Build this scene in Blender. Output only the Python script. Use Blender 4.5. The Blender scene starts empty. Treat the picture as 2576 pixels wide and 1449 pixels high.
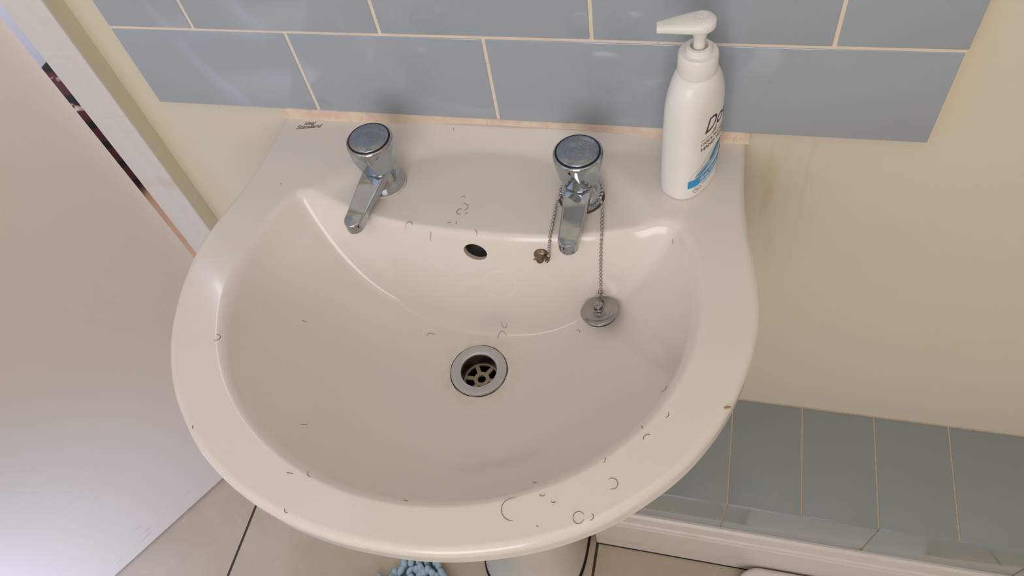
import bpy, bmesh, math, random
import numpy as np
from mathutils import Vector, Matrix
C = bpy.context.scene.collection
S = bpy.context.scene
Z0 = 0.83            # height of the basin datum above the floor (everything is built around the datum, then lifted)
PI = math.pi

# ------------------------------------------------------------------ camera
FPX = 1917.55
CAM = Vector((0.208987, -0.563198, 0.540868))
def camrot():
    r = np.array([0.108530331, -0.122017175, -0.220145198]); th = np.linalg.norm(r); k = r/th
    K = np.array([[0,-k[2],k[1]],[k[2],0,-k[0]],[-k[1],k[0],0]])
    Q = np.eye(3)+np.sin(th)*K+(1-np.cos(th))*K@K
    t = math.radians(50); fw = np.array([0,math.cos(t),-math.sin(t)]); rt = np.array([1.,0,0]); d = np.cross(fw, rt)
    return np.array([rt, d, fw])@Q
R = camrot()
cd = bpy.data.cameras.new('camera'); cam = bpy.data.objects.new('camera', cd); C.objects.link(cam)
cd.sensor_width = 36; cd.lens = FPX/2576*36; cd.clip_start = .01
M3 = Matrix([[R[0][i], -R[1][i], -R[2][i]] for i in range(3)])
cam.matrix_world = Matrix.Translation(CAM+Vector((0,0,Z0))) @ M3.to_4x4()
S.camera = cam

# ------------------------------------------------------------------ world, lights, exposure
w = bpy.data.worlds.new('world'); S.world = w; w.use_nodes = True
w.node_tree.nodes['Background'].inputs[0].default_value = (0.75, 0.85, 1.0, 1)
w.node_tree.nodes['Background'].inputs[1].default_value = 1.0
S.view_settings.view_transform = 'Standard'; S.view_settings.look = 'None'
S.view_settings.exposure = 0.18; S.view_settings.gamma = 1.0
S.cycles.use_denoising = True
S.cycles.max_bounces = 8; S.cycles.diffuse_bounces = 5; S.cycles.glossy_bounces = 5
S.cycles.sample_clamp_indirect = 4.0
def area(name, loc, aim, sx, sy, power, col):
    l = bpy.data.lights.new(name, 'AREA'); l.shape = 'RECTANGLE'; l.size = sx; l.size_y = sy; l.energy = power; l.color = col
    o = bpy.data.objects.new(name, l); C.objects.link(o); o.location = Vector(loc)+Vector((0,0,Z0))
    o.rotation_euler = (Vector(aim)-Vector(loc)).to_track_quat('-Z', 'Y').to_euler()
    return o
area('window_daylight', (0.15, -2.12, 0.75), (0.15, 0, 0.2), 1.0, 1.0, 11.0, (1.0, 0.965, 0.965))
area('ceiling_bounce_fill', (0.45, -1.0, 1.52), (0.45, -1.0, 0), 1.5, 1.5, 4.0, (1.0, 0.92, 0.84))  # added fill standing in for bounced light from above, no lamp fitting
hl = area('hall_door_fill', (-0.72, -1.25, -0.45), (-0.98, -0.60, -0.80), 0.25, 0.5, 3.0, (0.56, 0.66, 1.0)); hl.data.spread = math.radians(85)  # unseen cool panel added and aimed to brighten the door's lower left
area('hall_gap_fill', (-1.1, 0.45, 1.4), (-1.1, 0.45, 0), 0.5, 0.5, 15, (0.86, 0.86, 1.0))  # unseen bluish fill added to brighten the hall wall behind the gap

# ------------------------------------------------------------------ materials
def srgb(r, g, b):
    f = lambda c: c/12.92 if c <= .04045 else ((c+.055)/1.055)**2.4
    return (f(r/255), f(g/255), f(b/255), 1)
class NT:
    def __init__(s, name):
        s.m = bpy.data.materials.new(name); s.m.use_nodes = True; s.t = s.m.node_tree
        s.b = s.t.nodes['Principled BSDF']; s._c = None
    def n(s, typ, **kw):
        x = s.t.nodes.new(typ)
        for k, v in kw.items(): setattr(x, k, v)
        return x
    def l(s, a, b): s.t.links.new(a, b)
    def inp(s, sock, v):
        if hasattr(v, 'is_output'): s.l(v, sock)
        else: sock.default_value = v
    def pos(s):
        if s._c is None:
            tc = s.n('ShaderNodeTexCoord'); s._c = tc.outputs['Object']
        return s._c
    def sep(s):
        x = s.n('ShaderNodeSeparateXYZ'); s.l(s.pos(), x.inputs[0]); return x.outputs
    def math(s, op, a, b=0.0, c=None, clamp=False):
        x = s.n('ShaderNodeMath', operation=op, use_clamp=clamp); s.inp(x.inputs[0], a); s.inp(x.inputs[1], b)
        if c is not None: s.inp(x.inputs[2], c)
        return x.outputs[0]
    def noise(s, scale, detail=3, rough=.5, stretch=None):
        x = s.n('ShaderNodeTexNoise'); x.inputs['Scale'].default_value = scale; x.inputs['Detail'].default_value = detail
        x.inputs['Roughness'].default_value = rough
        if stretch:
            mp = s.n('ShaderNodeMapping'); mp.inputs['Scale'].default_value = stretch; s.l(s.pos(), mp.inputs[0]); s.l(mp.outputs[0], x.inputs[0])
        else: s.l(s.pos(), x.inputs[0])
        return x.outputs['Fac']
    def ramp(s, v, a, b):       # linear 0..1 between a and b
        x = s.n('ShaderNodeMapRange', clamp=True); s.inp(x.inputs[0], v); x.inputs[1].default_value = a; x.inputs[2].default_value = b
        return x.outputs[0]
    def mix(s, f, a, b):
        x = s.n('ShaderNodeMix', data_type='RGBA'); s.inp(x.inputs[0], f); s.inp(x.inputs[6], a); s.inp(x.inputs[7], b)
        return x.outputs[2]
    def bump(s, h, dist, strength=1.0):
        x = s.n('ShaderNodeBump'); x.inputs['Strength'].default_value = strength; x.inputs['Distance'].default_value = dist
        s.l(h, x.inputs['Height']); s.l(x.outputs[0], s.b.inputs['Normal'])
    def set(s, col=None, rough=None, metal=None, coat=None, spec=None):
        if col is not None: s.inp(s.b.inputs['Base Color'], col)
        if rough is not None: s.inp(s.b.inputs['Roughness'], rough)
        if metal is not None: s.inp(s.b.inputs['Metallic'], metal)
        if coat is not None: s.b.inputs['Coat Weight'].default_value = coat; s.b.inputs['Coat Roughness'].default_value = .05
        if spec is not None: s.b.inputs['Specular IOR Level'].default_value = spec
        return s.m
def simple(name, col, rough=.5, metal=0, var=.0, scale=30, coat=None, bumpd=0):
    t = NT(name)
    n = t.noise(scale)
    if var:
        dark = tuple(c*(1-var) for c in col[:3])+(1,)
        c = t.mix(n, dark, col)
    else: c = col
    if bumpd: t.bump(n, bumpd)
    return t.set(c, rough, metal, coat)
M = {}
# basin ceramic: warm white glaze, faint yellow limescale round the waste, faint dried ring on the back slope
t = NT('basin_ceramic'); x, y, z = t.sep()
dx = t.math('SUBTRACT', x, 0.009); dy = t.math('SUBTRACT', y, -0.228)
r = t.math('SQRT', t.math('ADD', t.math('MULTIPLY', dx, dx), t.math('MULTIPLY', dy, dy)))
sc = t.math('MULTIPLY', t.math('SUBTRACT', 1.0, t.ramp(r, .03, .046)), t.ramp(t.noise(90, 4), .3, .7))
base = t.mix(t.noise(9, 4), srgb(232, 222, 213), srgb(236, 227, 219))
base = t.mix(t.math('MULTIPLY', sc, .35), base, srgb(190, 170, 120))
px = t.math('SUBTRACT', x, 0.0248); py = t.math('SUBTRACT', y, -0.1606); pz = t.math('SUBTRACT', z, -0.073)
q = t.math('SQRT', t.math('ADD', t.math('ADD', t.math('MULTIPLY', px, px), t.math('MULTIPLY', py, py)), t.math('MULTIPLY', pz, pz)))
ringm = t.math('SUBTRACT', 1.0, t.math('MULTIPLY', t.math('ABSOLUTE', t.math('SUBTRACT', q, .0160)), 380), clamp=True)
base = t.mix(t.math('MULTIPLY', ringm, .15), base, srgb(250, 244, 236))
sp = t.math('MULTIPLY', t.ramp(t.noise(420, 2), .72, .78), t.ramp(t.noise(14, 2), .5, .62))
base = t.mix(t.math('MULTIPLY', sp, .25), base, srgb(150, 135, 120))
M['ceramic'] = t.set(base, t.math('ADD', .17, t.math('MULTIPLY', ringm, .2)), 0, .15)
t = NT('pedestal_ceramic'); x, y, z = t.sep()
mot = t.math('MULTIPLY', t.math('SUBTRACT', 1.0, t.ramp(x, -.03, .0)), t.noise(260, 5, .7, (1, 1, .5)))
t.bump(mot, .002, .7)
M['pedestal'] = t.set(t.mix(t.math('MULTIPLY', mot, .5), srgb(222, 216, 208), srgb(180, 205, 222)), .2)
# chrome with water marks
def chrome(name, col, rough, dirt, scale=300, dcol=(120, 118, 114)):
    t = NT(name); n = t.ramp(t.noise(scale, 5, .65), .52, .62); n2 = t.noise(60, 3)
    k = t.math('MULTIPLY', n, t.math('MULTIPLY', n2, dirt*1.6), clamp=True)
    c = t.mix(k, srgb(*col), srgb(*dcol)); t.bump(n, .0002, .3*min(1, dirt))
    return t.set(c, t.math('ADD', rough, t.math('MULTIPLY', k, .4)), 1)
M['chrome'] = chrome('polished_chrome', (186, 190, 196), .05, .10, 120)
M['chrome_cap'] = chrome('water_marked_chrome', (168, 176, 184), .13, .6, 900)
M['steel'] = chrome('dull_steel', (170, 168, 166), .2, .18, 500)
M['stay'] = chrome('tarnished_brass', (150, 130, 112), .25, 1.0, 600, (80, 66, 55))
M['chain'] = chrome('chain_steel', (190, 186, 182), .14, .5, 800)
M['waste'] = chrome('scratched_waste_steel', (205, 202, 202), .38, .25, 700, (110, 104, 98))
M['grid'] = simple('limescale_grid', srgb(214, 194, 166), .6, .2, .45, 700, bumpd=.0006)
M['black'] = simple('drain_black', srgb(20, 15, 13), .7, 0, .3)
M['slime'] = simple('drain_wall_brown', srgb(48, 36, 30), .3, 0, .6, 400)
M['rubber'] = simple('grey_rubber', srgb(60, 60, 60), .5, 0, .2, 300)
M['red_ring'] = simple('hot_ring', srgb(78, 24, 20), .4, 0, .5, 500)
M['blue_ring'] = simple('cold_ring', srgb(22, 30, 52), .35, 0, .5, 500)
M['seal'] = simple('white_sealant', srgb(226, 214, 198), .5, 0, .15, 300)
M['grime'] = simple('grimy_sealant', srgb(96, 78, 64), .6, 0, .5, 500)
# caulk between tiles and basin
t = NT('caulk'); n = t.noise(60, 4); n2 = t.ramp(t.noise(220, 5, .7, (1, 1, .3)), .62, .72)
c = t.mix(t.ramp(n, .35, .65), srgb(232, 214, 188), srgb(226, 196, 178)); c = t.mix(t.math('MULTIPLY', n2, .6), c, srgb(150, 112, 84)); t.bump(n, .0008)
M['caulk'] = t.set(c, .6)
# glazed wall tiles and grout
def tilemat(name, a, b, rough):
    t = NT(name); c = t.mix(t.noise(7, 3), srgb(*a), srgb(*b))
    sp = t.ramp(t.noise(350, 2), .76, .79); c = t.mix(t.math('MULTIPLY', sp, .35), c, srgb(225, 225, 225))
    t.bump(t.noise(6, 2), .002, .35)
    return t.set(c, rough, 0, .5)
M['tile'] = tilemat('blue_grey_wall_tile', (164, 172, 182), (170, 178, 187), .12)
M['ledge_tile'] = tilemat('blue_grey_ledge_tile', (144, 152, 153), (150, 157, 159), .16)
t = NT('grout'); n = t.ramp(t.noise(500, 4, .7), .66, .7); n2 = t.noise(25, 3)
c = t.mix(n2, srgb(240, 226, 210), srgb(232, 214, 194)); c = t.mix(t.math('MULTIPLY', n, .75), c, srgb(74, 62, 52)); t.bump(t.noise(400, 3), .0005)
M['grout'] = t.set(c, .85)
t = NT('ledge_grout'); n = t.ramp(t.noise(400, 4, .7), .55, .68)
c = t.mix(t.math('MULTIPLY', n, .7), srgb(206, 186, 164), srgb(128, 104, 80)); t.bump(t.noise(400, 3), .0005)
M['ledge_grout'] = t.set(c, .85)
# painted walls: pale cream, drip marks under the splashback
t = NT('cream_wall_paint'); x, y, z = t.sep()
n = t.noise(5, 4); c = t.mix(n, srgb(228, 219, 201), srgb(222, 213, 196))
streak = t.ramp(t.noise(60, 3, .5, (1, 1, .16)), .50, .66)
msk = t.math('MULTIPLY', t.math('MULTIPLY', t.ramp(x, .262, .275), t.math('SUBTRACT', 1.0, t.ramp(x, .315, .335))),
             t.math('MULTIPLY', t.ramp(z, -.24, -.12), t.math('SUBTRACT', 1.0, t.ramp(z, -.02, -.003))))
c = t.mix(t.math('MULTIPLY', t.math('MULTIPLY', streak, msk), .30), c, srgb(190, 176, 120))
yl = t.math('MULTIPLY', t.math('SUBTRACT', 1.0, t.ramp(t.math('ABSOLUTE', t.math('SUBTRACT', x, .406)), .0, .03)), t.ramp(z, -.02, .03))
yl2 = t.math('SUBTRACT', 1.0, t.ramp(t.math('ABSOLUTE', t.math('SUBTRACT', x, -.425)), .0, .035))
c = t.mix(t.math('MULTIPLY', t.math('MAXIMUM', yl, yl2), .30), c, srgb(222, 210, 158))
fl = t.ramp(t.noise(130, 2), .755, .775); c = t.mix(t.math('MULTIPLY', fl, .4), c, srgb(150, 128, 90))
t.bump(t.noise(40, 4), .001, .5)
M['wall'] = t.set(c, .55)
M['ceiling'] = simple('ceiling_white', srgb(214, 220, 228), .8, 0, .03, 4)
# white gloss paint with scuffs along the foot of the door
t = NT('door_paint'); x, y, z = t.sep()
sc = t.ramp(t.noise(60, 5, .7, (.25, .25, 2.2)), .60, .68)
zz = t.math('MULTIPLY', t.ramp(z, .012, .03), t.math('SUBTRACT', 1.0, t.ramp(z, .05, .075)))
c = t.mix(t.noise(3, 3), srgb(238, 228, 218), srgb(233, 223, 213))
c = t.mix(t.math('MULTIPLY', t.math('MULTIPLY', sc, zz), .6), c, srgb(120, 104, 94))
sp = t.ramp(t.noise(60, 1), .80, .82); c = t.mix(t.math('MULTIPLY', sp, .3), c, srgb(190, 150, 120))
M['door'] = t.set(c, .42)
t = NT('gloss_paint'); c = t.mix(t.ramp(t.noise(25, 4, .6, (.3, 1, 1)), .55, .75), srgb(226, 218, 214), srgb(212, 200, 182))
M['paint'] = t.set(c, .38)
# floor tiles
t = NT('beige_floor_tile'); x, y, z = t.sep()
def line(v, off, per, hw):
    q = t.math('PINGPONG', t.math('SUBTRACT', v, off), per/2)
    return t.math('SUBTRACT', 1.0, t.ramp(q, hw*.7, hw*1.2))
ln = t.math('MAXIMUM', line(x, -.5605, .328, .0022), line(y, -.62, .5, .0022))
cl = t.ramp(t.noise(9, 6, .6), .35, .7); v = t.ramp(t.noise(30, 6, .7), .58, .75)
c = t.mix(cl, srgb(196, 182, 162), srgb(184, 169, 149)); c = t.mix(t.math('MULTIPLY', v, .65), c, srgb(214, 202, 184))
c = t.mix(ln, c, srgb(62, 50, 40)); t.bump(t.math('SUBTRACT', 1.0, ln), .002)
M['floor'] = t.set(c, .4)
M['hall_floor'] = simple('hall_floor_wood', srgb(178, 140, 108), .5, 0, .25, 12)
M['hall_wall'] = simple('hall_wall_paint', srgb(232, 232, 240), .6, 0, .03)
t = NT('dark_red_stripes'); x, y, z = t.sep()
s1 = t.ramp(t.math('SINE', t.math('MULTIPLY', t.math('ADD', z, t.math('MULTIPLY', y, .6)), 95)), .3, .6)
c = t.mix(s1, srgb(70, 28, 28), srgb(24, 14, 14)); c = t.mix(t.ramp(t.noise(22, 2), .62, .68), c, srgb(180, 158, 146))
M['bundle'] = t.set(c, .9)
M['mat'] = simple('pale_blue_chenille', srgb(176, 200, 214), .95, 0, .15, 120, bumpd=.001)
M['mat_base'] = simple('mat_backing', srgb(120, 140, 156), .95, 0, .2, 100)
M['plastic'] = simple('white_pump_plastic', srgb(246, 242, 238), .35, 0, .03, 60)
M['bottle'] = simple('white_bottle_plastic', srgb(247, 244, 241), .3, 0, .03, 25)
M['ink'] = simple('navy_ink', srgb(40, 30, 66), .4); M['grey_ink'] = simple('taupe_ink', srgb(120, 108, 92), .4)
M['gold_ink'] = simple('gold_ink', srgb(158, 138, 104), .4)
M['blue'] = simple('bright_blue_label', srgb(20, 158, 218), .3); M['white_ink'] = simple('white_ink', srgb(240, 244, 248), .4)
M['swirl_deep'] = simple('deep_blue_swirl', srgb(46, 122, 180), .35, 0, .4, 200)
M['swirl_mid'] = simple('mid_blue_swirl', srgb(150, 198, 224), .35, 0, .3, 150)
M['swirl_pale'] = simple('pale_grey_swirl', srgb(222, 224, 230), .35, 0, .06, 150)
M['logo_ink'] = simple('maker_mark_ink', srgb(92, 78, 70), .6, 0, .3, 500)
M['hair'] = simple('hair', srgb(84, 66, 54), .5); M['rust'] = simple('rust_brown', srgb(196, 150, 108), .7, 0, .4, 900)
M['scale'] = simple('scale_white', srgb(232, 226, 222), .3)
M['glass'] = simple('window_frosted', srgb(220, 232, 245), .4)

# ------------------------------------------------------------------ helpers
def mesh_obj(name, verts, faces, mats, parent=None, smooth=True, fm=None, auto=None):
    me = bpy.data.meshes.new(name); me.from_pydata([tuple(v) for v in verts], [], faces)
    if not isinstance(mats, (list, tuple)): mats = [mats]
    for m in mats: me.materials.append(m)
    if fm: me.polygons.foreach_set('material_index', fm)
    me.polygons.foreach_set('use_smooth', [smooth]*len(me.polygons)); me.update()
    bm = bmesh.new(); bm.from_mesh(me); bmesh.ops.recalc_face_normals(bm, faces=bm.faces)
    if auto is not None:
        for e in bm.edges:
            if len(e.link_faces) == 2 and e.calc_face_angle(0) > math.radians(auto): e.smooth = False
    bm.to_mesh(me); bm.free()
    o = bpy.data.objects.new(name, me); C.objects.link(o)
    if parent: o.parent = parent
    return o
class MB:
    def __init__(s): s.v = []; s.f = []; s.m = []
    def add(s, v, f, m=0):
        k = len(s.v); s.v += [tuple(p) for p in v]; s.f += [tuple(i+k for i in q) for q in f]; s.m += [m]*len(f)
    def loft(s, rings, m=0, cap0=True, cap1=True, closed=True):
        n = len(rings[0]); v = [p for r_ in rings for p in r_]; f = []
        for i in range(len(rings)-1):
            for j in range(n if closed else n-1):
                a = i*n+j; b = i*n+(j+1) % n; f.append((a, b, b+n, a+n))
        if cap0: f.append(tuple(range(n)))
        if cap1: f.append(tuple(range((len(rings)-1)*n, len(rings)*n)))
        s.add(v, f, m)
    def lathe(s, prof, c=(0, 0, 0), n=48, m=0, cap0=True, cap1=True, rmod=None):
        rings = []
        for (rr, zz) in prof:
            rings.append([(c[0]+(rmod(rr, zz, 2*PI*j/n) if rmod else rr)*math.cos(2*PI*j/n), c[1]+(rmod(rr, zz, 2*PI*j/n) if rmod else rr)*math.sin(2*PI*j/n), c[2]+zz) for j in range(n)])
        s.loft(rings, m, cap0, cap1)
    def tube(s, pts, rad, n=8, m=0, closed=False):
        pts = [Vector(p) for p in pts]; rings = []; up = Vector((.13, .21, .97)).normalized()
        N = len(pts)
        for i, p in enumerate(pts):
            d = (pts[(i+1) % N]-pts[(i-1) % N]) if closed else (pts[min(i+1, N-1)]-pts[max(i-1, 0)])
            d.normalize(); a = d.cross(up)
            if a.length < 1e-4: a = d.cross(Vector((1, 0, 0)))
            a.normalize(); b = d.cross(a)
            r_ = rad(i/(N-1)) if callable(rad) else rad
            rings.append([p+a*r_*math.cos(2*PI*j/n)+b*r_*math.sin(2*PI*j/n) for j in range(n)])
        if closed: rings.append(rings[0]); s.loft(rings, m, False, False)
        else: s.loft(rings, m)
    def box(s, x0, x1, y0, y1, z0, z1, m=0, bev=0):
        bm = bmesh.new(); bmesh.ops.create_cube(bm, size=1)
        for v in bm.verts: v.co = Vector(((x0+x1)/2+v.co.x*(x1-x0), (y0+y1)/2+v.co.y*(y1-y0), (z0+z1)/2+v.co.z*(z1-z0)))
        if bev: bmesh.ops.bevel(bm, geom=list(bm.edges), offset=bev, segments=3, profile=.5, affect='EDGES')
        bm.verts.index_update(); s.add([v.co.copy() for v in bm.verts], [[v.index for v in f.verts] for f in bm.faces], m); bm.free()
    def sphere(s, c, r_, n=12, m=0, sc=(1, 1, 1)):
        prof = [(max(1e-5, math.sin(PI*i/n))*r_, -math.cos(PI*i/n)*r_) for i in range(n+1)]
        rings = [[(c[0]+sc[0]*a*math.cos(2*PI*j/(2*n)), c[1]+sc[1]*a*math.sin(2*PI*j/(2*n)), c[2]+sc[2]*b) for j in range(2*n)] for a, b in prof]
        s.loft(rings, m)
    def xf(s, mat): s.v = [tuple(mat@Vector(p)) for p in s.v]; return s
    def build(s, name, mats, parent=None, smooth=True, auto=None): return mesh_obj(name, s.v, s.f, mats, parent, smooth, s.m, auto)
def thing(name, label, cat, loc=(0, 0, 0), rotz=0, group=None):
    o = bpy.data.objects.new(name, None); C.objects.link(o); o.location = loc; o.rotation_euler = (0, 0, rotz); o.empty_display_size = .02
    o['label'] = label; o['category'] = cat
    if group: o['group'] = group
    return o
def tag(o, label, cat, group=None):
    o['label'] = label; o['category'] = cat
    if group: o['group'] = group
    return o
def struct(o, label, cat):
    o['kind'] = 'structure'; o['label'] = label; o['category'] = cat; return o

# ------------------------------------------------------------------ room shell
XL, XR, YF, ZF, ZC = -.447, 1.75, -2.2, -.83, 1.57
b = MB(); b.box(-1.6, XR, YF-.1, 1.0, ZF-.05, ZF); struct(b.build('floor', M['floor'], smooth=False), 'beige stone-look floor tiles with dark grout below the basin', 'floor')
b = MB(); b.box(XL-.02, XR+.1, 0, .1, ZF, ZC); struct(b.build('wall_back', M['wall'], smooth=False), 'pale cream painted wall behind the washbasin', 'wall')
b = MB(); b.box(XR, XR+.1, YF, 0, ZF, ZC); struct(b.build('wall_right', M['wall'], smooth=False), 'cream side wall to the right of the basin', 'wall')
b = MB(); b.box(XL-.1, XR+.1, YF-.1, .1, ZC, ZC+.05); struct(b.build('ceiling', M['ceiling'], smooth=False), 'plain white ceiling over the bathroom', 'ceiling')
b = MB(); b.box(XL-.02, XL, -.0215, 0, ZF, ZC); b.box(XL-.08, XL, YF, -.82, ZF, ZC); b.box(XL-.08, XL, -.82, -.0215, 1.2, ZC)
struct(b.build('wall_left', M['wall'], smooth=False), 'cream side wall holding the doorway', 'wall')
b = MB(); b.box(XL-.1, -.35, YF-.1, YF, ZF, ZC); b.box(.65, XR+.1, YF-.1, YF, ZF, ZC); b.box(-.35, .65, YF-.1, YF, ZF, .25); b.box(-.35, .65, YF-.1, YF, 1.25, ZC)
struct(b.build('wall_front', M['wall'], smooth=False), 'cream wall with the window behind the viewer', 'wall')
# ---- door lining and door
b = MB(); b.box(-.471, XL-.0002, -.0235, .03, ZF, 1.2, bev=.0012); b.box(-.5035, -.4705, -.0215, .03, ZF, 1.2, bev=.0008); b.box(-.4965, -.471, -.0222, .0, ZF, 1.2, bev=.001)
struct(b.build('trim_1', M['paint'], smooth=True, auto=30), 'white painted door lining beside the basin', 'door frame')
dr = bpy.data.objects.new('door_1', None); C.objects.link(dr); dr.location = (-.5335, -.004, ZF+.006); dr.rotation_euler = (0, math.radians(.25), math.atan2(-.853, -.522))
dr['kind'] = 'structure'; dr['label'] = 'flat white painted door standing ajar left of the basin'; dr['category'] = 'door'
b = MB(); b.box(0, .76, -.04, 0, 0, 2.0, bev=.0015); b.build('door_leaf', M['door'], dr, auto=30)
b = MB(); b.lathe([(.026, 0), (.026, .004), (.01, .008), (.009, .03), (.02, .036), (.026, .048), (.022, .058), (.0, .062)][::1], n=24)
b.xf(Matrix.Translation((.70, 0, 1.0))@Matrix.Rotation(-PI/2, 4, 'X')); b.build('door_handle', M['chrome'], dr)
# ---- hall beyond the gap
b = MB(); b.box(-1.7, -1.6, -2.3, 1.1, ZF, ZC); b.box(-1.6, XL-.02, .95, 1.05, ZF, ZC); struct(b.build('wall_hall', M['hall_wall'], smooth=False), 'white hallway wall glimpsed through the door gap', 'wall')
b = MB(); b.box(-1.6, -.62, .05, .95, ZF, ZF+.004); struct(b.build('floor_hall', M['hall_floor'], smooth=False), 'orange-brown hallway floor glimpsed through the door gap', 'floor')
b = MB(); b.box(-1.42, -1.2, .42, .72, 0, .30, bev=.05); o = b.build('striped_bundle', M['bundle']); o.location = (0, 0, ZF+.004)
tag(o, 'dark red and brown striped fabric bundle seen through the narrow door gap', 'bundle')

# ------------------------------------------------------------------ tiled splashback
TA, TB = -.40322, .40463
g, h, gr = .2025, .1015, .0016
b = MB(); b.box(TA+.0008, TB-.0008, -.0074, -.0001, 0.0008, 4*h-.002)
for row in range(4):
    z0 = row*h+(.0016 if row else 0); z1 = (row+1)*h-.0012
    off = 0 if row % 2 == 0 else g/2
    k = math.floor((TA-off)/g)
    xs = [off+i*g for i in range(k, k+7)]
    for i, xa in enumerate(xs):
        x0, x1 = max(xa+gr, TA), min(xa+g-gr, TB)
        if x1-x0 < .01: continue
        ja = .0006*math.sin(i*3+row); b.box(x0, x1, -.0083, -.001, z0+ja*.4, z1+ja*.4, m=1, bev=.0012)
struct(b.build('trim_2', [M['grout'], M['tile']], smooth=True, auto=35), 'splashback of blue-grey gloss tiles in cream grout above the basin', 'tile splashback')
# caulk bead
N = 120; rings = []
random.seed(3)
for i in range(N+1):
    x = -.2505+.4995*i/N; k = 1+.12*math.sin(i*.9)*math.sin(i*.23); e = 1 if 1 < i < N-1 else .6
    bz = -.0122+.0082*math.exp(-((x-.03)/.125)**4)
    yy = -.0084-.0012*k*e
    rings.append([(x, -.0003, .0012), (x, -.0080*e, .0012), (x, yy, .0004), (x, yy-.0004, bz*.5), (x, yy-.0012*k*e, bz+.0010), (x, yy-.0020*e, bz), (x, -.0003, bz)])
b = MB(); b.loft(rings); struct(b.build('trim_3', M['caulk'], auto=60), 'cream and pinkish sealant bead between basin and tiles', 'sealant')

# ------------------------------------------------------------------ boxed ledge and skirting board
LZ, LD, LX = -.57096, .17148, .20162
LX0 = .0985; LXE = .80
b = MB(); b.box(LX0, LXE, -LD+.002, -.0002, -.677, LZ-.001)
xl = .1897            # first visible grout line on the ledge top
for k in range(-2, 7):
    x0, x1 = max(xl+k*h+.001, LX0), min(xl+(k+1)*h-.001, LXE)
    if x1-x0 > .01: b.box(x0, x1, -LD+.001, -.0003, LZ-.006, LZ, m=1, bev=.001)
for k in range(-2, 4):
    x0, x1 = max(xl+h+k*g+.001, LX0), min(xl+h+(k+1)*g-.001, LXE)
    if x1-x0 > .01: b.box(x0, x1, -LD, -LD+.006, LZ-.105, LZ-.0015, m=1, bev=.001)
b.box(LX0, LXE, -.002, -.0002, LZ-.001, LZ+.001)
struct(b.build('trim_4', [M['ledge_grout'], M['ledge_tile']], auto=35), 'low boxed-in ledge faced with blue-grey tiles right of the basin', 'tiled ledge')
prof = [(-LD+.001, -.6765), (-LD-.003, -.6765), (-LD-.007, -.680), (-LD-.009, -.690), (-LD-.0095, -.700), (-LD-.0125, -.703), (-LD-.0125, -.708), (-LD-.0145, -.712), (-LD-.0145, -.8265), (-LD+.001, -.8265)]
b = MB(); b.loft([[(xx, yy, zz) for yy, zz in prof] for xx in (LX0-.004, LXE)])
struct(b.build('baseboard_right', M['paint'], smooth=True, auto=25), 'white skirting board with moulded top under the tiled ledge', 'skirting board')
b = MB(); b.box(LX0-.004, LXE, -LD-.0155, -.001, ZF, -.8265); struct(b.build('trim_5', M['black'], smooth=False), 'dark gap beneath the white skirting board', 'gap')

#BEGIN_BASIN
XC, YD = 0.0, -.228
DX, DZ = .009, -.134       # waste centre x, depth
half = [(0,-.444),(.03,-.443),(.06,-.439),(.09,-.4315),(.12,-.421),(.15,-.406),(.178,-.387),(.213,-.353),(.236,-.320),(.252,-.286),(.264,-.243),(.2685,-.200),(.2635,-.155),(.2555,-.120),(.2505,-.085),(.2485,-.055),(.2478,-.025),(.2478,-.0003)]
def catmull(P, n=12):
    out = []; P = [np.array(p) for p in P]
    for i in range(len(P)-1):
        p0 = P[i-1] if i else np.array([-P[1][0], P[1][1]]); p1 = P[i]; p2 = P[i+1]; p3 = P[i+2] if i+2 < len(P) else 2*P[i+1]-P[i]
        for j in range(n):
            t_ = j/n; out.append(.5*((2*p1)+(-p0+p2)*t_+(2*p0-5*p1+4*p2-p3)*t_**2+(-p0+3*p1-3*p2+p3)*t_**3))
    out.append(P[-1]); return out
hc = catmull(half)
poly = [(p[0], p[1]) for p in hc]+[(.2478-.4956*i/60, -.0003) for i in range(1, 60)]+[(-p[0], p[1]) for p in hc[::-1]][:-1]
poly = [(p[0]-.001, p[1]) for p in poly]
pang = np.array([math.atan2(p[0]-DX, -(p[1]-YD)) for p in poly]); prad = np.array([math.hypot(p[0]-DX, p[1]-YD) for p in poly])
o_ = np.argsort(pang); pang = pang[o_]; prad = prad[o_]
pang = np.concatenate([pang-2*math.pi, pang, pang+2*math.pi]); prad = np.tile(prad, 3)
def outR(th): return float(np.interp(th, pang, prad))
OA, OB, OY, OX = .2155, .1975, -.2075, .001
def sstep(a, b_, v):
    v = min(1, max(0, (v-a)/(b_-a))); return v*v*(3-2*v)
def smin(a, b_, k):
    hh = max(k-abs(a-b_), 0)/k; return min(a, b_)-hh*hh*k/4
def smax(a, b_, k): return -smin(-a, -b_, k)
def ovalR(th):       # distance from the waste centre to the inner oval along direction th
    dx, dy = math.sin(th), -math.cos(th); ax, ay = DX-OX, YD-OY
    A = (dx/OA)**2+(dy/OB)**2; B = 2*(ax*dx/OA**2+ay*dy/OB**2); Cc = (ax/OA)**2+(ay/OB)**2-1
    return (-B+math.sqrt(B*B-4*A*Cc))/(2*A)
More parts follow.
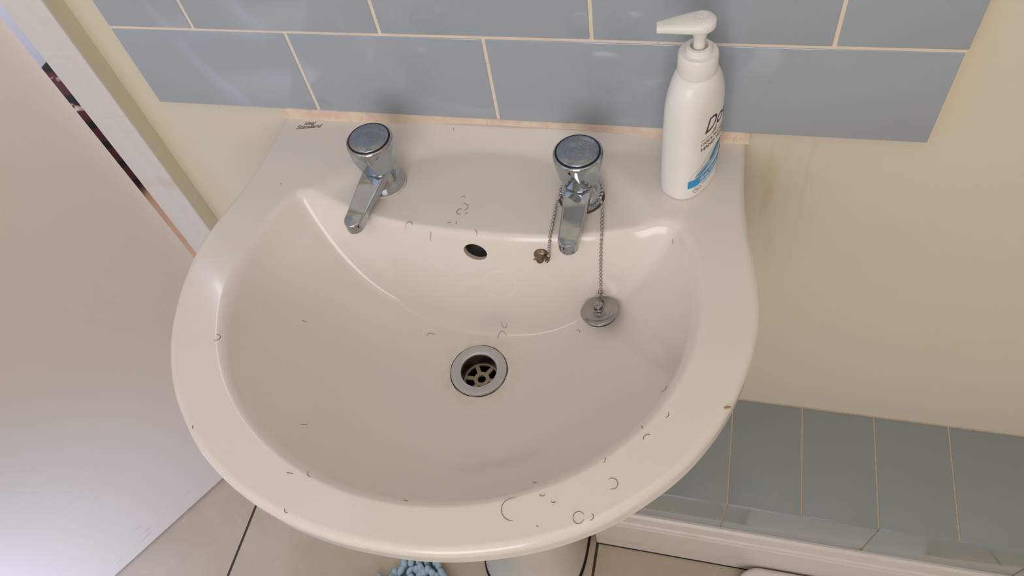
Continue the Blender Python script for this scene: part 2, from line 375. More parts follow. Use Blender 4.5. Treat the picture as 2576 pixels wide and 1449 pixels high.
def basin_z(x, y):
    dx, dy = x-DX, y-YD; rr = math.hypot(dx, dy); th = math.atan2(dx, -dy)
    rho = rr/ovalR(th); r0 = .03/ovalR(th)
    k = max(0, (rho-r0)/(1-r0))
    bowl = DZ+(.121+.0)*k**2.5 if k <= 1 else DZ+.121+.121*2.5*(k-1)
    rim = -.0115+.0082*math.exp(-((x-.03)/.125)**4)*sstep(-.035, -.004, y)
    xx = x-.004
    edge = -.1425+.0245*(abs(xx)/.17)**2.6
    crease = -.112-.064*max(0, 1-(abs(xx)/.150)**2.3)**.6
    gap = max(edge-crease, .024)
    u = (edge-y)/gap
    oval = math.hypot((x-OX)/OA, (y-OY)/OB)
    shelf = -.0195+.009*sstep(.86, 1.0, oval)+.001*sstep(-.09, -.14, y)
    apron = -.019-(u)*.096
    ke = sstep(.05, .17, abs(xx))
    sh = smin(shelf, apron, .016+.022*ke)
    z = smax(bowl, sh, .018+.036*ke)
    return smin(rim, z, .010)
#END_BASIN
NT_, NR = 560, 170
rings = []
EDZ = lambda x, y: basin_z(x, y)+.0115
def ring(fn): return [fn(2*PI*j/NT_-PI) for j in range(NT_)]
def P2(th, rr): return (DX+rr*math.sin(th), YD-rr*math.cos(th))
rings.append(ring(lambda th: (*P2(th, .0215), DZ-.05)))
rings.append(ring(lambda th: (*P2(th, .0215), DZ-.006)))
rings.append(ring(lambda th: (*P2(th, .0235), DZ-.002)))
er = .007
for i in range(NR+1):
    f = i/NR
    def fn(th):
        Ro = outR(th)-er; rr = .026+(Ro-.026)*f; x, y = P2(th, rr); return (x, y, basin_z(x, y))
    rings.append(ring(fn))
for a in (20, 40, 60, 80, 90):
    s_, c_ = math.sin(math.radians(a)), math.cos(math.radians(a))
    def fn(th):
        x, y = P2(th, outR(th)-er+er*s_); return (x, y, -.0115-er*(1-c_)+(EDZ(x, y-.004) if y > -.02 else 0)*c_)
    rings.append(ring(fn))
# outer flank and belly down to the pedestal
for (k, zz) in ((1.0, -.030), (.985, -.036), (.95, -.042), (.90, -.056), (.82, -.085), (.70, -.125), (.55, -.165), (.42, -.192), (.36, -.2085)):
    def fn(th, k=k, zz=zz):
        x, y = P2(th, outR(th)); y2 = -.19+(y+.19)*k
        if y > -.19: y2 = -.19+(y+.19)*min(1, k+.25)
        return (x*k, min(y2, -.0006), zz)
    rings.append(ring(fn))
b = MB(); b.loft(rings)
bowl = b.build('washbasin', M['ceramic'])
tag(bowl, 'white ceramic washbasin with two taps on its back shelf', 'washbasin')
# overflow hole cut through the back slope
def surf_n(x, y):
    e = .001; n = Vector((-(basin_z(x+e, y)-basin_z(x-e, y))/(2*e), -(basin_z(x, y+e)-basin_z(x, y-e))/(2*e), 1)); return n.normalized()
OV = (.0030, -.1493); oz = basin_z(*OV)
n = surf_n(*OV); ax = Vector((.0, -.93, .37)).normalized()
OVR = math.radians(-14)
cm = MB(); cm.loft([[(.0119*math.cos(a), .0088*math.sin(a), zz) for a in [2*PI*j/40 for j in range(40)]] for zz in (-.035, .02)])
xq = (Vector((1, 0, 0))-ax*ax.x).normalized(); q = Matrix((xq, ax.cross(xq), ax)).transposed().to_4x4()
q = q@Matrix.Rotation(OVR, 4, 'Z'); cm.xf(Matrix.Translation((OV[0], OV[1], oz))@q)
cut = cm.build('cutter', M['black'])
md = bowl.modifiers.new('b', 'BOOLEAN'); md.object = cut; md.operation = 'DIFFERENCE'; md.solver = 'EXACT'
dg = bpy.context.evaluated_depsgraph_get(); dg.update()
nm = bpy.data.meshes.new_from_object(bowl.evaluated_get(dg), preserve_all_data_layers=True, depsgraph=dg)
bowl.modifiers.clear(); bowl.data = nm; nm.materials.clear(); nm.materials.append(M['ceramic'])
for p_ in nm.polygons: p_.material_index = 0
bm_ = bmesh.new(); bm_.from_mesh(nm)
for e_ in bm_.edges:
    if len(e_.link_faces) == 2 and e_.calc_face_angle(0) > math.radians(28): e_.smooth = False
bm_.to_mesh(nm); bm_.free()
bpy.data.objects.remove(cut)
b = MB(); b.loft([[(.0118*math.cos(a), .0087*math.sin(a), zz) for a in [2*PI*j/32 for j in range(32)]] for zz in (-.0070, -.0063)])
b.xf(Matrix.Translation((OV[0], OV[1], oz))@q); ob = b.build('overflow_channel', M['black'], bowl); ob['label'] = 'dark mouth of the overflow hole'
# maker's mark printed on the deck
def text_verts(body, size, shear=0, sx=1.0, font=None, offset=0):
    cu = bpy.data.curves.new('t', 'FONT'); cu.body = body; cu.size = size; cu.shear = shear; cu.resolution_u = 3; cu.offset = offset
    ob_ = bpy.data.objects.new('t', cu); C.objects.link(ob_)
    dg_ = bpy.context.evaluated_depsgraph_get(); dg_.update(); me = bpy.data.meshes.new_from_object(ob_.evaluated_get(dg_))
    v = [(p.co.x*sx, p.co.y) for p in me.vertices]; f = [tuple(p.vertices) for p in me.polygons]
    bpy.data.objects.remove(ob_); bpy.data.meshes.remove(me); return v, f
b = MB()
for body, ox, oy, sz, rot in (('Ideal', -.2212, -.0198, .0066, .16), ('Standard', -.2278, -.0268, .0078, .17)):
    v, f = text_verts(body, sz, .45, 1.0, offset=.00008)
    b.add([(ox+a*math.cos(rot)-c*math.sin(rot), oy+a*math.sin(rot)+c*math.cos(rot), basin_z(ox+a*math.cos(rot)-c*math.sin(rot), oy+a*math.sin(rot)+c*math.cos(rot))+.00015) for a, c in v], f)
b.build('maker_mark', M['logo_ink'], bowl, smooth=False)
o = bpy.data.objects['maker_mark']; o['label'] = 'dark printed maker name on the left of the deck'

# waste fitting (fixed to the basin)
b = MB()
fl = [(.0182, -.052), (.0182, -.004), (.0186, .0002), (.0210, .0011), (.0255, .0016), (.0283, .0012), (.0290, -.0002), (.0282, -.003), (.0212, -.005), (.0212, -.052)]
b.lathe(fl+[fl[0]], (0, 0, 0), 72, cap0=False, cap1=False)
wst = b.build('waste_flange', M['waste'], bowl, auto=40); wst.location = (DX, YD, DZ+.0008)
b = MB(); b.lathe([(.0181, -.046), (.0181, -.0025)], n=48, cap0=False, cap1=False); o = b.build('waste_throat', M['slime'], wst)
b = MB()       # six-spoked grid with a hollow hub
zt = -.0185
def ann(r0, r1, z0, z1, n=40): b.lathe([(r0, z0), (r0, z1), (r1, z1), (r1, z0), (r0, z0)], n=n, cap0=False, cap1=False)
ann(.0044, .0082, zt-.003, zt); ann(.0168, .0182, zt-.003, zt)
for k in range(6):
    a = PI/6*.55-.27+k*PI/3; ca, sa = math.cos(a), math.sin(a)
    mb = MB(); mb.box(.007, .0175, -.0021, .0021, zt-.003, zt-.0002, bev=.0004); mb.xf(Matrix.Rotation(a, 4, 'Z')); b.add(mb.v, mb.f)
b.build('waste_grid', M['grid'], wst, auto=40)
b = MB(); b.lathe([(.0282, -.002), (.0293, -.0014), (.0296, -.0002), (.0286, .0000)], n=72, cap0=False, cap1=False, rmod=lambda r_, z_, a: r_+.0003*math.sin(9*a)*math.sin(4*a+1)); b.build('grime_ring', M['slime'], wst)
b = MB(); b.lathe([(.0180, -.0455), (.0180, -.044)], n=32); b.build('drain_pipe', M['black'], wst)

# pedestal
b = MB(); rings = []
for zz, hw, y0, y1 in ((-.83, .079, -.295, -.06), (-.815, .079, -.295, -.06), (-.80, .075, -.288, -.06), (-.70, .0735, -.278, -.06), (-.45, .078, -.275, -.06), (-.30, .088, -.280, -.06), (-.2090, .098, -.290, -.06)):
    yc, hy = (y0+y1)/2, (y1-y0)/2; rr = []
    for j in range(64):
        a = 2*PI*j/64; ca, sa = math.cos(a), math.sin(a); e = 2/3.2
        rr.append((-.010+(hw+.010)*abs(ca)**e*(1 if ca > 0 else -1), yc+hy*abs(sa)**e*(1 if sa > 0 else -1), zz))
    rings.append(rr)
PB = rings[0]; b.loft(rings); o = b.build('basin_pedestal', M['pedestal']); q0 = MB(); q0.loft([[(-.010+(x_+.010)*1.04, -.1775+(y_+.1775)*1.035, z_+dz_) for x_, y_, z_ in PB] for dz_ in (0, .0015)]); q1 = q0.build('foot_ring', M['black'], o, smooth=False)  # thin black ring slightly wider than the pedestal foot
tag(o, 'grey-white ceramic pedestal standing on the floor under the washbasin', 'pedestal')

# ------------------------------------------------------------------ pillar taps
def make_tap(x, y, rot, ringmat, label, krot, grimy):
    zb = basin_z(x, y)
    T = thing('basin_tap', label, 'tap', (x, y, zb+.0004), rot)
    # body
    b = MB(); b.lathe([(.0205, 0), (.0208, .0012), (.0204, .003), (.0198, .007), (.0184, .012), (.0165, .0165), (.0142, .020), (.0126, .0225), (.0122, .0245), (.0128, .0265), (.0115, .029), (.0085, .031), (.0085, .040)], n=56)
    body = b.build('tap_body', M['chrome'], T, auto=50)
    # spout: flat-topped arm running toward -y, ending in a rounded down-turned nose
    b = MB(); rings = []; L = .070; nr = .0095; ss = [.0, .006, .012, .018, .024, .032, .040, .048, .054, L-nr]+[L-nr+nr*math.sin(math.radians(a)) for a in (15, 30, 45, 60, 72, 82, 89)]
    for s in ss:
        tpar = s/L
        hw = .0135+(nr-.0135)*min(1, tpar*1.15)
        if s > L-nr: hw = nr*math.sqrt(max(1e-4, 1-((s-(L-nr))/nr)**2))
        top = .0265-.0155*sstep(.0, 1.0, tpar)
        dn = .010 + (.0065-.010)*sstep(0, .5, tpar) - .0080*sstep(.62, .86, tpar)
        rr = []; r_ = min(.0022, hw*.6)
        cr = min(hw*.98, .007)
        def arc(cx, cz, rad_, a0, a1, k=5): return [(cx+rad_*math.cos(math.radians(a0+(a1-a0)*i/k)), cz+rad_*math.sin(math.radians(a0+(a1-a0)*i/k))) for i in range(k+1)]
        hgt = top-dn; cr = min(cr, hgt*.45) if tpar < .75 else min(.0015, hw*.9)
        pts = arc(hw-r_, top-r_, r_, 0, 90)+arc(-(hw-r_), top-r_, r_, 90, 180)+arc(-(hw-cr), dn+cr, cr, 180, 270)+arc(hw-cr, dn+cr, cr, 270, 360)
        rings.append([(px_, -s, pz_) for px_, pz_ in pts])
    b.loft(rings); b.build('spout', M['chrome'], T, auto=55)
    # knob: seven petal-flat facets cut into a rounded body
    K0 = .0245; H = .0375
    NF = 7
    prof = []
    for i in range(41):
        f = i/40; zz = K0+H*f
        q_ = min(1, f/.52); rr = .0128+.0102*(1-(1-q_)**2.0)**.62
        if f > .93: rr -= .0014*((f-.93)/.07)**2
        prof.append((rr, zz))
    def rmod(rr, zz, a):
        f = (zz-K0)/H
        pl = .0162+(.0236-.0162)*f/.88
        aa = (a+krot) % (2*PI/NF); aa -= PI/NF
        return min(rr, pl/math.cos(aa))
    b = MB(); b.lathe([(.009, K0)]+prof+[(.0205, K0+H-.0002)], n=7*24, rmod=rmod); b.build('knob', M['chrome'], T, auto=62)
    b = MB(); zt_ = K0+H; b.lathe([(.0196, zt_-.001), (.0209, zt_+.0003), (.0205, zt_+.0007), (.0194, zt_+.0004)], n=64); b.build('colour_ring', M[ringmat], T)
    b = MB(); b.lathe([(.0190, zt_-.001), (.0195, zt_+.0007), (.0188, zt_+.0014), (.0160, zt_+.0017), (.0152, zt_+.0022), (.0120, zt_+.0027), (.0, zt_+.0029)], n=64); b.build('knob_cap', M['chrome_cap'], T)
    b = MB(); b.lathe([(.0204, .0001), (.0222, .0001), (.0216, .0008), (.0205, .0012)], n=56, cap0=True, cap1=True); b.build('base_sealant', M['grime' if grimy else 'seal'], T)
    return T
make_tap(-.105, -.086, math.radians(-12), 'red_ring', 'chrome pillar tap with dark red ring on its cap, left of the two', .2, False)
make_tap(.098, -.086, math.radians(-2), 'blue_ring', 'chrome pillar tap with dark blue ring and a bead chain round its base', .45, True)

# ------------------------------------------------------------------ plug, chain, chain stay
PX, PY = .1262, -.1715
pn = Vector((-.15, .16, 1)).normalized(); ax_ = (Vector((1, 0, 0))-pn*pn.x).normalized(); ay_ = pn.cross(ax_); pq = Matrix((ax_, ay_, pn)).transposed()
pz = -1
for rr_, hz in ((.0178, .0045), (.0160, .0), (.0186, .006), (.010, -.001)):
    for k in range(48):
        o_ = pq@Vector((rr_*math.cos(k*PI/24), rr_*math.sin(k*PI/24), hz)); pz = max(pz, basin_z(PX+o_.x, PY+o_.y)-o_.z+.0003)
P = thing('basin_plug', 'round steel plug on a bead chain lying on the basin slope', 'plug', Vector((PX, PY, pz)))
P.rotation_mode = 'QUATERNION'; P.rotation_quaternion = pq.to_quaternion()
b = MB(); b.lathe([(.0185, .0058), (.0186, .0066), (.0180, .0072), (.0120, .0071), (.0070, .0076), (.0044, .0090), (.0040, .0130), (.0048, .0135), (.0047, .0152), (.0030, .0162), (.0, .0163)], n=64); b.build('plug_cap', M['steel'], P, auto=50)
b = MB(); b.lathe([(.0145, -.001), (.0160, .0), (.0168, .0022), (.0164, .0030), (.0174, .0046), (.0174, .0058)], n=64); b.build('rubber_seal', M['rubber'], P, auto=50)
b = MB(); b.lathe([(.0172, .0030), (.0178, .0036), (.0178, .0043), (.0172, .0048)], n=64); b.build('plug_rim', M['steel'], P)
loop = [(-.0052, -.0005, .0110), (-.0062, .0025, .0125), (-.0035, .0075, .0145), (0, .0115, .0160), (.0035, .0085, .0150), (.0066, .0040, .0130), (.0056, -.0005, .0112), (.0030, -.0052, .0112), (-.0028, -.0052, .0110)]
b = MB(); b.tube(loop, .00055, 8, closed=True); b.build('plug_loop', M['steel'], P)
P_M = Matrix.Translation((PX, PY, pz))@pq.to_4x4()
ltop = P_M@Vector((0, .0118, .0165))

SX, SY = .0681, -.1462
sn = surf_n(SX, SY); sz = basin_z(SX, SY)
ST = thing('chain_stay', 'tarnished brass chain stay bolted to the back slope below the right tap', 'chain stay', (SX, SY, sz))
ax2 = (sn*.55+Vector((0, -1, .25)).normalized()).normalized()
ST.rotation_mode = 'QUATERNION'; ST.rotation_quaternion = ax2.to_track_quat('Z', 'Y')
b = MB(); b.lathe([(.0072, -.003), (.0074, .0005), (.0068, .0016), (.0045, .0028), (.0036, .0035)], n=40); b.build('washer', M['stay'], ST, auto=50)
b = MB(); b.lathe([(.0036, .002), (.0036, .0085), (.0028, .0098), (.0, .0100)], n=32); b.build('bolt', M['stay'], ST, auto=50)
b = MB(); b.tube([(-.0062, 0, .0072), (-.004, 0, .0072), (.004, 0, .0072), (.0082, 0, .0072)], .0008, 10); b.build('cross_pin', M['stay'], ST)
b = MB(); b.tube([(.0072+.0006*math.sin(2*a), .0026*math.cos(a), .0072+.0026*math.sin(a)) for a in [2*PI*j/18 for j in range(18)]], .0004, 6, closed=True); b.tube([(.0055, .0022*math.cos(a)+.0006, .0072+.0022*math.sin(a)) for a in [2*PI*j/18 for j in range(18)]], .0004, 6, closed=True); b.build('split_ring', M['stay'], ST)
SM = Matrix.Translation((SX, SY, sz))@ax2.to_track_quat('Z', 'Y').to_matrix().to_4x4()
pin = SM@Vector((.0078, .0, .0075))

def smooth_path(pts, n=20):
    P_ = [Vector(p) for p in pts]; out = []
    for i in range(len(P_)-1):
        p0 = P_[max(i-1, 0)]; p1 = P_[i]; p2 = P_[i+1]; p3 = P_[min(i+2, len(P_)-1)]
        for j in range(n):
            s = j/n; out.append(.5*((2*p1)+(-p0+p2)*s+(2*p0-5*p1+4*p2-p3)*s**2+(-p0+3*p1-3*p2+p3)*s**3))
    out.append(P_[-1]); return out
def srf(x, y, up=.0017): return Vector((x, y, basin_z(x, y)+up))
TX, TY = .098, -.086; cr_ = .0190
path = [pin+Vector((.0, .003, .003)), srf(.0765, -.141, .003), srf(.0770, -.128, .003), srf(.0765, -.115, .003), srf(.0760, -.100, .004)]
for a in (200, 180, 150, 110, 70, 30, 0, -15):
    aa = math.radians(a); path.append(Vector((TX+(cr_+.0012)*math.cos(aa), TY+(cr_+.0012)*math.sin(aa), basin_z(TX, TY)+.0085)))
path += [srf(.1210, -.1045, .003), srf(.1225, -.118, .002), srf(.1240, -.128, .0018), srf(.1238, -.138, .0020), srf(.1236, -.1445, .0022), srf(.1238, -.1500, .0026), ltop+Vector((0, .0022, .0012))]
sp_ = smooth_path(path, 24)
sp_ = [Vector((q_.x, q_.y, max(q_.z, basin_z(q_.x, q_.y)+.0024))) for q_ in sp_]
CH = thing('bead_chain', 'steel bead chain looped round the right tap down to the plug', 'chain', sp_[0])
acc = 0; beads = [sp_[0]]; step = .0046
for i in range(1, len(sp_)):
    seg = (sp_[i]-sp_[i-1]).length
    while acc+seg >= step:
        f = (step-acc)/seg; q_ = sp_[i-1].lerp(sp_[i], f); beads.append(q_); sp_[i-1] = q_; seg = (sp_[i]-q_).length; acc = 0
    acc += seg
proto = None
for i, q_ in enumerate(beads):
    if proto is None:
        mb = MB(); mb.sphere((0, 0, 0), .00172, 8); proto = mb.build('bead', M['chain'], CH); proto.location = q_-beads[0]
    else:
        c_ = proto.copy(); C.objects.link(c_); c_.parent = CH; c_.location = q_-beads[0]
b = MB(); b.tube([q_-beads[0] for q_ in beads], .00045, 6); b.build('chain_wire', M['chain'], CH)
b = MB(); b.tube([(.0016*math.cos(a), .0004, .0016*math.sin(a)-.001) for a in [2*PI*j/16 for j in range(16)]], .0004, 6, closed=True)
b.tube([(.0009, .0018*math.cos(a)-.002, .0018*math.sin(a)-.002) for a in [2*PI*j/16 for j in range(16)]], .0004, 6, closed=True)
jr = b.build('jump_ring', M['stay'], CH)
c_ = jr.copy(); C.objects.link(c_); c_.parent = CH; c_.location = beads[-1]-beads[0]; c_.scale = (1.2, 1.2, 1.2)

# ------------------------------------------------------------------ soap bottle
BX, BY = .1960, -.0605; brot = math.radians(-30)   # local +x = label normal, local +y = width of the bottle
BZ = -.0115
B = thing('soap_bottle', 'white hand wash pump bottle standing on the right of the basin deck', 'soap bottle', (BX, BY, BZ), brot)
BA, BB, BN = .0300, .0205, 2.5
def bprof(z):     # half width, half depth, exponent
    if z < .004: k = 1-.10*(1-z/.004)**2; return BA*k*.985, BB*k*.985, BN
    k = 1+.02*math.sin(PI*min(1, z/.09)); a, b_ = BA*.975*k, BB*.975*k
    if z > .080:
        f = min(1, (z-.080)/.050); s = max(0, 1-f**2.8)**.5; a = .0142+(a-.0142)*s
    if z > .100:
        f = min(1, (z-.100)/.030); s = math.sqrt(max(0, 1-f**2.2)); b_ = .0142+(b_-.0142)*s
    n_ = BN-(BN-2)*sstep(.09, .128, z); return a, b_, n_
b = MB(); rings = []
for zz in [0, .001, .002, .004]+[.004+i*.004 for i in range(1, 19)]+[.080+.002*i for i in range(1, 25)]+[.1292, .130, .134]:
    a, b_, n_ = bprof(zz)
    rings.append([(b_*abs(math.cos(t_))**(2/n_)*(1 if math.cos(t_) > 0 else -1), a*abs(math.sin(t_))**(2/n_)*(1 if math.sin(t_) > 0 else -1), zz) for t_ in [2*PI*j/96 for j in range(96)]])
b.loft(rings); b.build('bottle_body', M['bottle'], B, auto=60)
def onb(u, z, off=.00025):
    a, b_, n_ = bprof(z); u_ = max(-.985, min(.985, u/a)); wv = b_*(1-abs(u_)**n_)**(1/n_)
    e = 1e-4; u2 = max(-.99, min(.99, (u+e)/a)); w2 = b_*(1-abs(u2)**n_)**(1/n_); s = (w2-wv)/e; nl = math.hypot(1, s)
    return (wv+off/nl, u-off*s/nl, z)
def decal(name, mat, items, off=.0003, label=None):
    b = MB()
    for v, f in items: b.add([onb(u, z, off) for u, z in v], f)
    o = b.build(name, mat, B, smooth=True)
    if label: o['label'] = label
    return o
def txt(body, u, z, size, shear=0, rot=0, sx=1.0, offset=0):
    v, f = text_verts(body, size, shear, sx, offset=offset); ca, sa = math.cos(rot), math.sin(rot)
    return [(u+a*ca-c*sa, z+a*sa+c*ca) for a, c in v], f
def strip(u0, u1, flo, fhi, n=40, k=6):
    v = []; f = []
    for i in range(n+1):
        u = u0+(u1-u0)*i/n
        for j in range(k+1): v.append((u, flo(u)+(fhi(u)-flo(u))*j/k))
    for i in range(n):
        for j in range(k): a = i*(k+1)+j; f.append((a, a+1, a+k+2, a+k+1))
    return v, f
def blob(cu, cz, ru, rz, rot=0, n=28, wob=.15, sd=1):
    rnd = random.Random(sd); ph = [rnd.uniform(0, 6) for _ in range(3)]; v = [(cu, cz)]; f = []
    for k in (1, 2, 3):
        for j in range(n):
            a = 2*PI*j/n; r_ = k/3*(1+wob*math.sin(2*a+ph[0])+wob*.5*math.sin(3*a+ph[1])); x_, y_ = ru*r_*math.cos(a), rz*r_*math.sin(a)
            v.append((cu+x_*math.cos(rot)-y_*math.sin(rot), cz+x_*math.sin(rot)+y_*math.cos(rot)))
    for j in range(n): f.append((0, 1+j, 1+(j+1) % n))
    for k in (0, 1):
        for j in range(n): a = 1+k*n+j; c = 1+k*n+(j+1) % n; f.append((a, c, c+n, a+n))
    return v, f
BLUE_LO = lambda u: .0165+9*max(0, u+.026)**2*.45
decal('brand_lettering', M['ink'], [txt('Dove', -.0125, .0775, .0215, .35, .0, .95)], label='navy slanted brand lettering on the bottle')
decal('product_lettering', M['grey_ink'], [txt('CARE & PROTECT', -.0150, .0655, .0042, 0, 0, 1.05, .00008), txt('HAND WASH', -.0145, .0590, .0055, 0, 0, 1.15, .00015), strip(-.0150, .0150, lambda u: .0712, lambda u: .0716, 20, 1)])
decal('bird_emblem', M['gold_ink'], [blob(.002, .0735, .0030, .0012, .5, wob=.3), blob(.0045, .0750, .0026, .0010, 1.1, wob=.2)])
decal('pale_swirl', M['swirl_pale'], [blob(-.002, .0365, .0200, .0115, .45, 40, .12)], .0002)
decal('mid_swirl', M['swirl_mid'], [blob(-.004, .0340, .0120, .0050, .35, 36, .22, 3), blob(.010, .0450, .0085, .0060, .7, 36, .2, 5)], .0003)
decal('deep_swirl', M['swirl_deep'], [blob(.0045, .0430, .0055, .0032, .9, 28, .25, 7), blob(-.0080, .0320, .0050, .0012, .4, 28, .3, 8), blob(.013, .0500, .0050, .0022, .5, 28, .2, 9)], .0004)
decal('blue_band', M['blue'], [strip(-.0235, .0270, BLUE_LO, lambda u: BLUE_LO(u)+.0095)], .00035, 'bright blue curved band low on the bottle')
def bend(it): return [(u, z+BLUE_LO(u)) for u, z in it[0]], it[1]
decal('band_lettering', M['white_ink'], [bend(txt('deep clean', -.0125, .0046, .0056, 0, 0, 1.0, .0001)), bend(txt('with gentle care', -.0125, .0016, .0030, 0, 0, 1.0, .00005))], .0006)
decal('small_print', M['blue'], [bend(txt('antibacterial care', -.0085, -.0040, .0030, 0, 0, 1.0, .00005))], .0003)
a_ = []
for r0, r1 in ((.0034, .0038),):
    v = []; f = []
    for j in range(40):
        a = 2*PI*j/40; v += [(-.0140+r0*math.cos(a)*1.2, .0112+r0*math.sin(a)), (-.0140+r1*math.cos(a)*1.2, .0112+r1*math.sin(a))]
    for j in range(40): k = (j+1) % 40; f.append((2*j, 2*j+1, 2*k+1, 2*k))
    a_.append((v, f))
a_.append(txt('48h', -.0166, .0101, .0032, 0, 0, .95, .00006))
decal('round_badge', M['gold_ink'], a_, .0003)
b = MB(); b.lathe([(.0140, .1305), (.0157, .1308), (.0160, .1318), (.0158, .1470), (.0148, .1488), (.0100, .1488), (.0098, .1480)], n=180, rmod=lambda r_, z_, a: r_+(.00018*math.cos(60*a) if .1295 < z_ < .147 and r_ > .0150 else 0)); b.build('collar', M['plastic'], B, auto=60)
b = MB(); b.lathe([(.0104, .1480), (.0104, .1525), (.0098, .1540), (.0072, .1542), (.0068, .1500), (.0055, .1495)], n=48); b.build('lock_ring', M['plastic'], B, auto=50)
b = MB(); b.lathe([(.0048, .148), (.0046, .158), (.0046, .1620), (.0056, .1635), (.0056, .172)], n=40); b.build('pump_stem', M['plastic'], B, auto=50)
# pump head: teardrop in plan, tapering to the nozzle
b = MB(); rings = []; hd = math.radians(186)-brot
for f in [0, .01, .03, .07, .12, .18, .25, .32, .4, .5, .6, .7, .8, .9, .97, 1.0]:
    s = -.0115+.0445*f
    hw = .0115+(.0044-.0115)*min(1, s/.0345)**1.25
    if s < 0: hw = .0115*math.sqrt(max(.004, 1-(s/.0116)**2))
    dip = .0035*f**2
    top = .1805-.0042*max(0, f-.25)-dip*.7; bot = .1690-dip*.5+.0012*f
    if s < -.004: e = (-.004-s)/.009; top -= .0038*e*e; bot += .0038*e*e
    rr = []
    for j in range(32):
        a = 2*PI*j/32; ca, sa = math.cos(a), math.sin(a); e = 2/2.7
        rr.append((s, hw*abs(ca)**e*(1 if ca > 0 else -1), (top+bot)/2+(top-bot)/2*abs(sa)**e*(1 if sa > 0 else -1)))
    rings.append(rr)
b.loft(rings); b.xf(Matrix.Rotation(hd, 4, 'Z')); hdo = b.build('pump_head', M['plastic'], B, auto=50)
b = MB(); b.lathe([(.0050, .1803), (.0054, .1807), (.0058, .1803)], n=40, cap0=False, cap1=False); b.lathe([(.0007, .1802), (.0007, .1808)], n=12); b.build('moulding_mark', M['plastic'], hdo)

# ------------------------------------------------------------------ floor things
BM = thing('bath_mat', 'pale blue chenille bath mat on the floor below the basin front', 'bath mat', (-.198, -.252, ZF), math.radians(45))
mw, ml = .50, .42; cr2 = .03
def inside(u, v):
    if u < 0 or v < 0: return False
    if u < cr2 and v < cr2: return math.hypot(u-cr2, v-cr2) < cr2
    return True
# local frame: corner at the origin, the mat lies towards local -x and -y
b = MB(); pts = [(0, cr2)]
pts = [(cr2-cr2*math.cos(math.radians(a)), cr2-cr2*math.sin(math.radians(a))) for a in range(0, 91, 10)]
outl = [(-(u), -(v)) for u, v in pts]+[(-mw, 0), (-mw, -ml), (0, -ml)]
b.loft([[(x, y, 0) for x, y in outl], [(x, y, .006) for x, y in outl]]); b.build('mat_backing', M['mat_base'], BM, smooth=False)
rnd = random.Random(5); b = MB()
for i in range(40):
    for j in range(34):
        u = .004+i*.0125+rnd.uniform(-.003, .003); v = .004+j*.0125+(i % 2)*.006+rnd.uniform(-.003, .003)
        if not inside(u, v) or u > mw-.008 or v > ml-.008: continue
        az = math.radians(-45-90)+rnd.uniform(-.7, .7)+PI; tl = rnd.uniform(.35, 1.2); ln_ = rnd.uniform(.014, .020)
        dv = Vector((math.cos(az)*math.cos(tl), math.sin(az)*math.cos(tl), math.sin(tl)))
        p0 = Vector((-u, -v, .006)); mbs = MB()
        mbs.sphere((0, 0, 0), 1, 6); mm = Matrix.Translation(p0+dv*ln_*.5+Vector((0,0,.001)))@dv.to_track_quat('Z', 'Y').to_matrix().to_4x4()@Matrix.Diagonal((.0062, .0062, ln_*.66, 1))
        mbs.xf(mm); b.add(mbs.v, mbs.f)
b.build('chenille_pile', M['mat'], BM)
bpy.data.objects['chenille_pile']['kind'] = 'stuff'
# white rounded item on the floor by the skirting
BS = thing('bathroom_scale', 'white rounded slab of a bathroom scale on the floor by the skirting', 'bathroom scale', (.475, -.335, ZF))
def rrect(hx, hy, r_, z, n=10):
    o_2 = []
    for cx, cy, a0 in ((hx-r_, hy-r_, 0), (-(hx-r_), hy-r_, 90), (-(hx-r_), -(hy-r_), 180), (hx-r_, -(hy-r_), 270)):
        for i in range(n+1): a = math.radians(a0+90*i/n); o_2.append((cx+r_*math.cos(a), cy+r_*math.sin(a), z))
    return o_2
b = MB(); b.loft([rrect(.142, .142, .038, .010), rrect(.146, .146, .040, .014), rrect(.146, .146, .040, .034), rrect(.143, .143, .038, .0385), rrect(.138, .138, .034, .040)]); b.build('platform', M['scale'], BS, auto=60)
for sx in (-1, 1):
    for sy in (-1, 1):
        b = MB(); b.lathe([(.012, 0), (.013, .003), (.013, .011)], (sx*.11, sy*.11, 0), 24); b.build('foot', M['rubber'], BS)

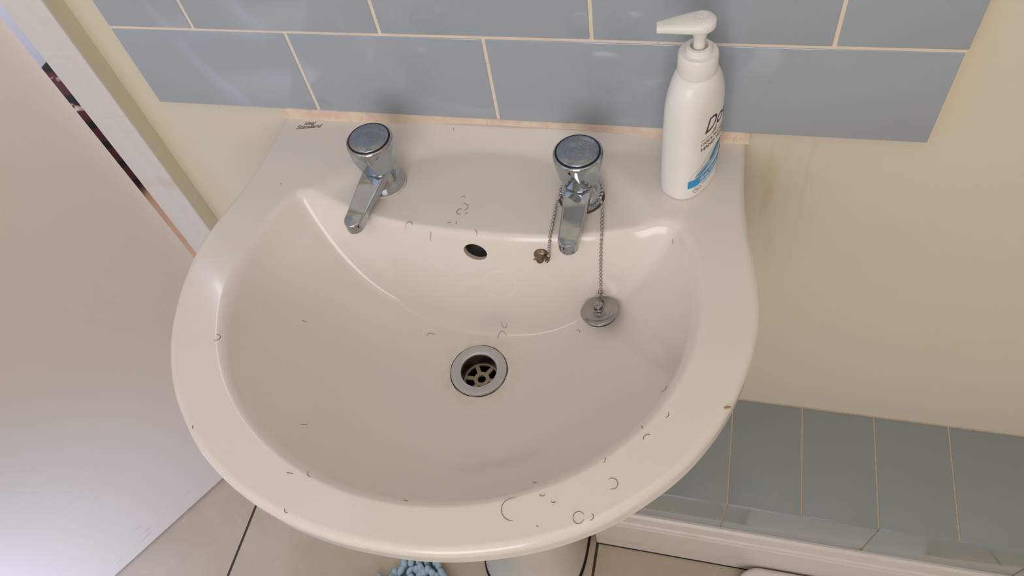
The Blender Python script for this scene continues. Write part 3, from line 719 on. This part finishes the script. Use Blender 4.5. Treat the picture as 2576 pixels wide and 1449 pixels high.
#HAIRS
HAIRS = [
  (-0.2019, -0.29, 0.003, 110, -230, 'tiny curled dark hair on the left inner edge of the bowl'),
  (-0.0639, -0.1387, 0.0034, 200, -200, 'small arched hair on the shelf edge between left tap and overflow'),
  (-0.0157, -0.1106, 0.0051, 100, -180, 'largest curled hair on the tap shelf midway between the taps'),
  (-0.0174, -0.1166, 0.0034, 60, 240, 'open ring of hair on the tap shelf beside the largest curl'),
  (-0.0079, -0.1202, 0.0038, 100, 60, 'short hair on the tap shelf just right of the curls'),
  (-0.0146, -0.1301, 0.003, 150, 70, 'short upright hair on the tap shelf nearest the bowl edge'),
  (-0.0188, -0.0989, 0.0021, 20, 140, 'tiny arched hair on the tap shelf behind the other curls'),
  (-0.0241, -0.1353, 0.0038, 60, 60, 'short straight hair at the front of the tap shelf, left of the curls'),
  (0.0006, -0.1431, 0.006, 60, -55, 'short hair directly above the overflow hole'),
  (-0.0343, -0.1432, 0.0077, 190, -30, 'fine straight hair on the slope left of the overflow hole'),
  (-0.0516, -0.1962, 0.0043, 190, -170, 'arched hair in the bowl upper left of the waste'),
  (0.0241, -0.1862, 0.0043, 200, -190, 'arched hair in the bowl upper right of the waste'),
  (0.0263, -0.1763, 0.003, 180, 160, 'tiny hair in the bowl above the waste on the faint ridge'),
  (0.1025, -0.1775, 0.0026, 120, -150, 'small hooked hair in the bowl lower left of the plug'),
  (-0.1638, -0.2232, 0.0038, 230, 50, 'tiny hair alone on the left floor of the bowl'),
  (-0.1146, -0.3365, 0.0043, 250, 60, 'faint wavy hair in the lower left of the bowl'),
  (-0.0835, -0.3922, 0.0094, 240, 40, 'straight dark hair where lower left rim meets the bowl'),
  (-0.0667, -0.3954, 0.0038, 170, 110, 'hooked hair just inside the lower left rim'),
  (0.1943, -0.2764, 0.0038, 20, -110, 'curved hair at the right inner edge of the bowl'),
  (0.194, -0.3038, 0.0077, 320, 40, 'straight hair on the right inner edge below the curved one'),
  (0.181, -0.3199, 0.003, 60, -60, 'short hair at the lower right inner edge, above an arched one'),
  (0.1891, -0.3272, 0.0038, 60, 140, 'arched hair on the lower right rim'),
  (0.1676, -0.3665, 0.0043, 130, -240, 'curled hair on the front right rim, above the small circle'),
  (0.1566, -0.3486, 0.0034, 20, -80, 'short hair at the inner edge of the front right rim'),
  (0.1066, -0.3625, 0.0051, 220, 60, 'short slanting hair inside the front of the bowl'),
  (0.1173, -0.382, 0.0021, 200, 140, 'tiny curved hair on the inner edge of the front rim'),
  (0.0988, -0.3982, 0.0085, 80, 190, 'large C-shaped hair on the front rim'),
  (0.1268, -0.3859, 0.0021, 200, 130, 'tiny dash of hair on the front rim right of the large C'),
  (0.1469, -0.3959, 0.0043, 30, 320, 'hair curled into a full circle on the front right rim'),
  (0.1549, -0.3936, 0.003, 60, -150, 'small hooked hair right of the circular one'),
  (0.1181, -0.4047, 0.0026, 250, 40, 'speck-like hair on the front rim below the large C'),
  (-0.0745, -0.4272, 0.0026, 180, 110, 'tiny hair at the outer edge of the lower left rim'),
  (-0.1806, -0.3741, 0.0038, 230, -60, 'short hair at the outer edge of the left rim'),
  (0.0152, -0.4017, 0.0026, 180, 120, 'tiny hair at the front inner edge, left of centre'),
  (-0.0449, -0.0148, 0.0043, 160, 40, 'short hair on the deck in front of the sealant between the taps'),
  (0.1938, -0.1248, 0.006, 160, 50, 'short upright hair on the right rim near the soap bottle'),
  (-0.214, -0.1028, 0.0026, 250, 50, 'tiny straight hair on the deck left of the left tap'),
]
for i, (hx, hy, hr, a0, sw, lab) in enumerate(HAIRS):
    pts = []; e = 1+.12*math.sin(i*2.3)
    for k in range(17):
        a = math.radians(a0+sw*k/16+8); wob = 1+.10*math.sin(k*.16+i)
        X, Y = hx+hr*wob*math.cos(a), hy+hr*wob*e*math.sin(a); pts.append(Vector((X, Y, basin_z(X, Y)+.00025)))
    o0 = pts[8]; b = MB(); b.tube([p_-o0 for p_ in pts], lambda f: .00020*(1-.5*abs(2*f-1)**3), 5)
    o = b.build('stray_hair', M['hair']); o.location = o0; tag(o, lab, 'hair', 'stray hairs on the washbasin')
rx, ry = 0.2457, -0.2921
b = MB(); b.sphere((0, 0, 0), 1, 6); b.xf(Matrix.Rotation(.3, 4, 'Z')@Matrix.Diagonal((.0030, .0011, .0002, 1)))
o = b.build('rust_fleck', M['rust']); o.location = (rx, ry, basin_z(rx, ry)+.00015); tag(o, 'small rusty brown fleck on the right rim of the basin', 'fleck')

# ------------------------------------------------------------------ lift everything from the basin datum to the floor
for o in list(S.objects):
    if o.parent is None and o.type not in ('CAMERA', 'LIGHT'):
        o.location = o.location+Vector((0, 0, Z0))
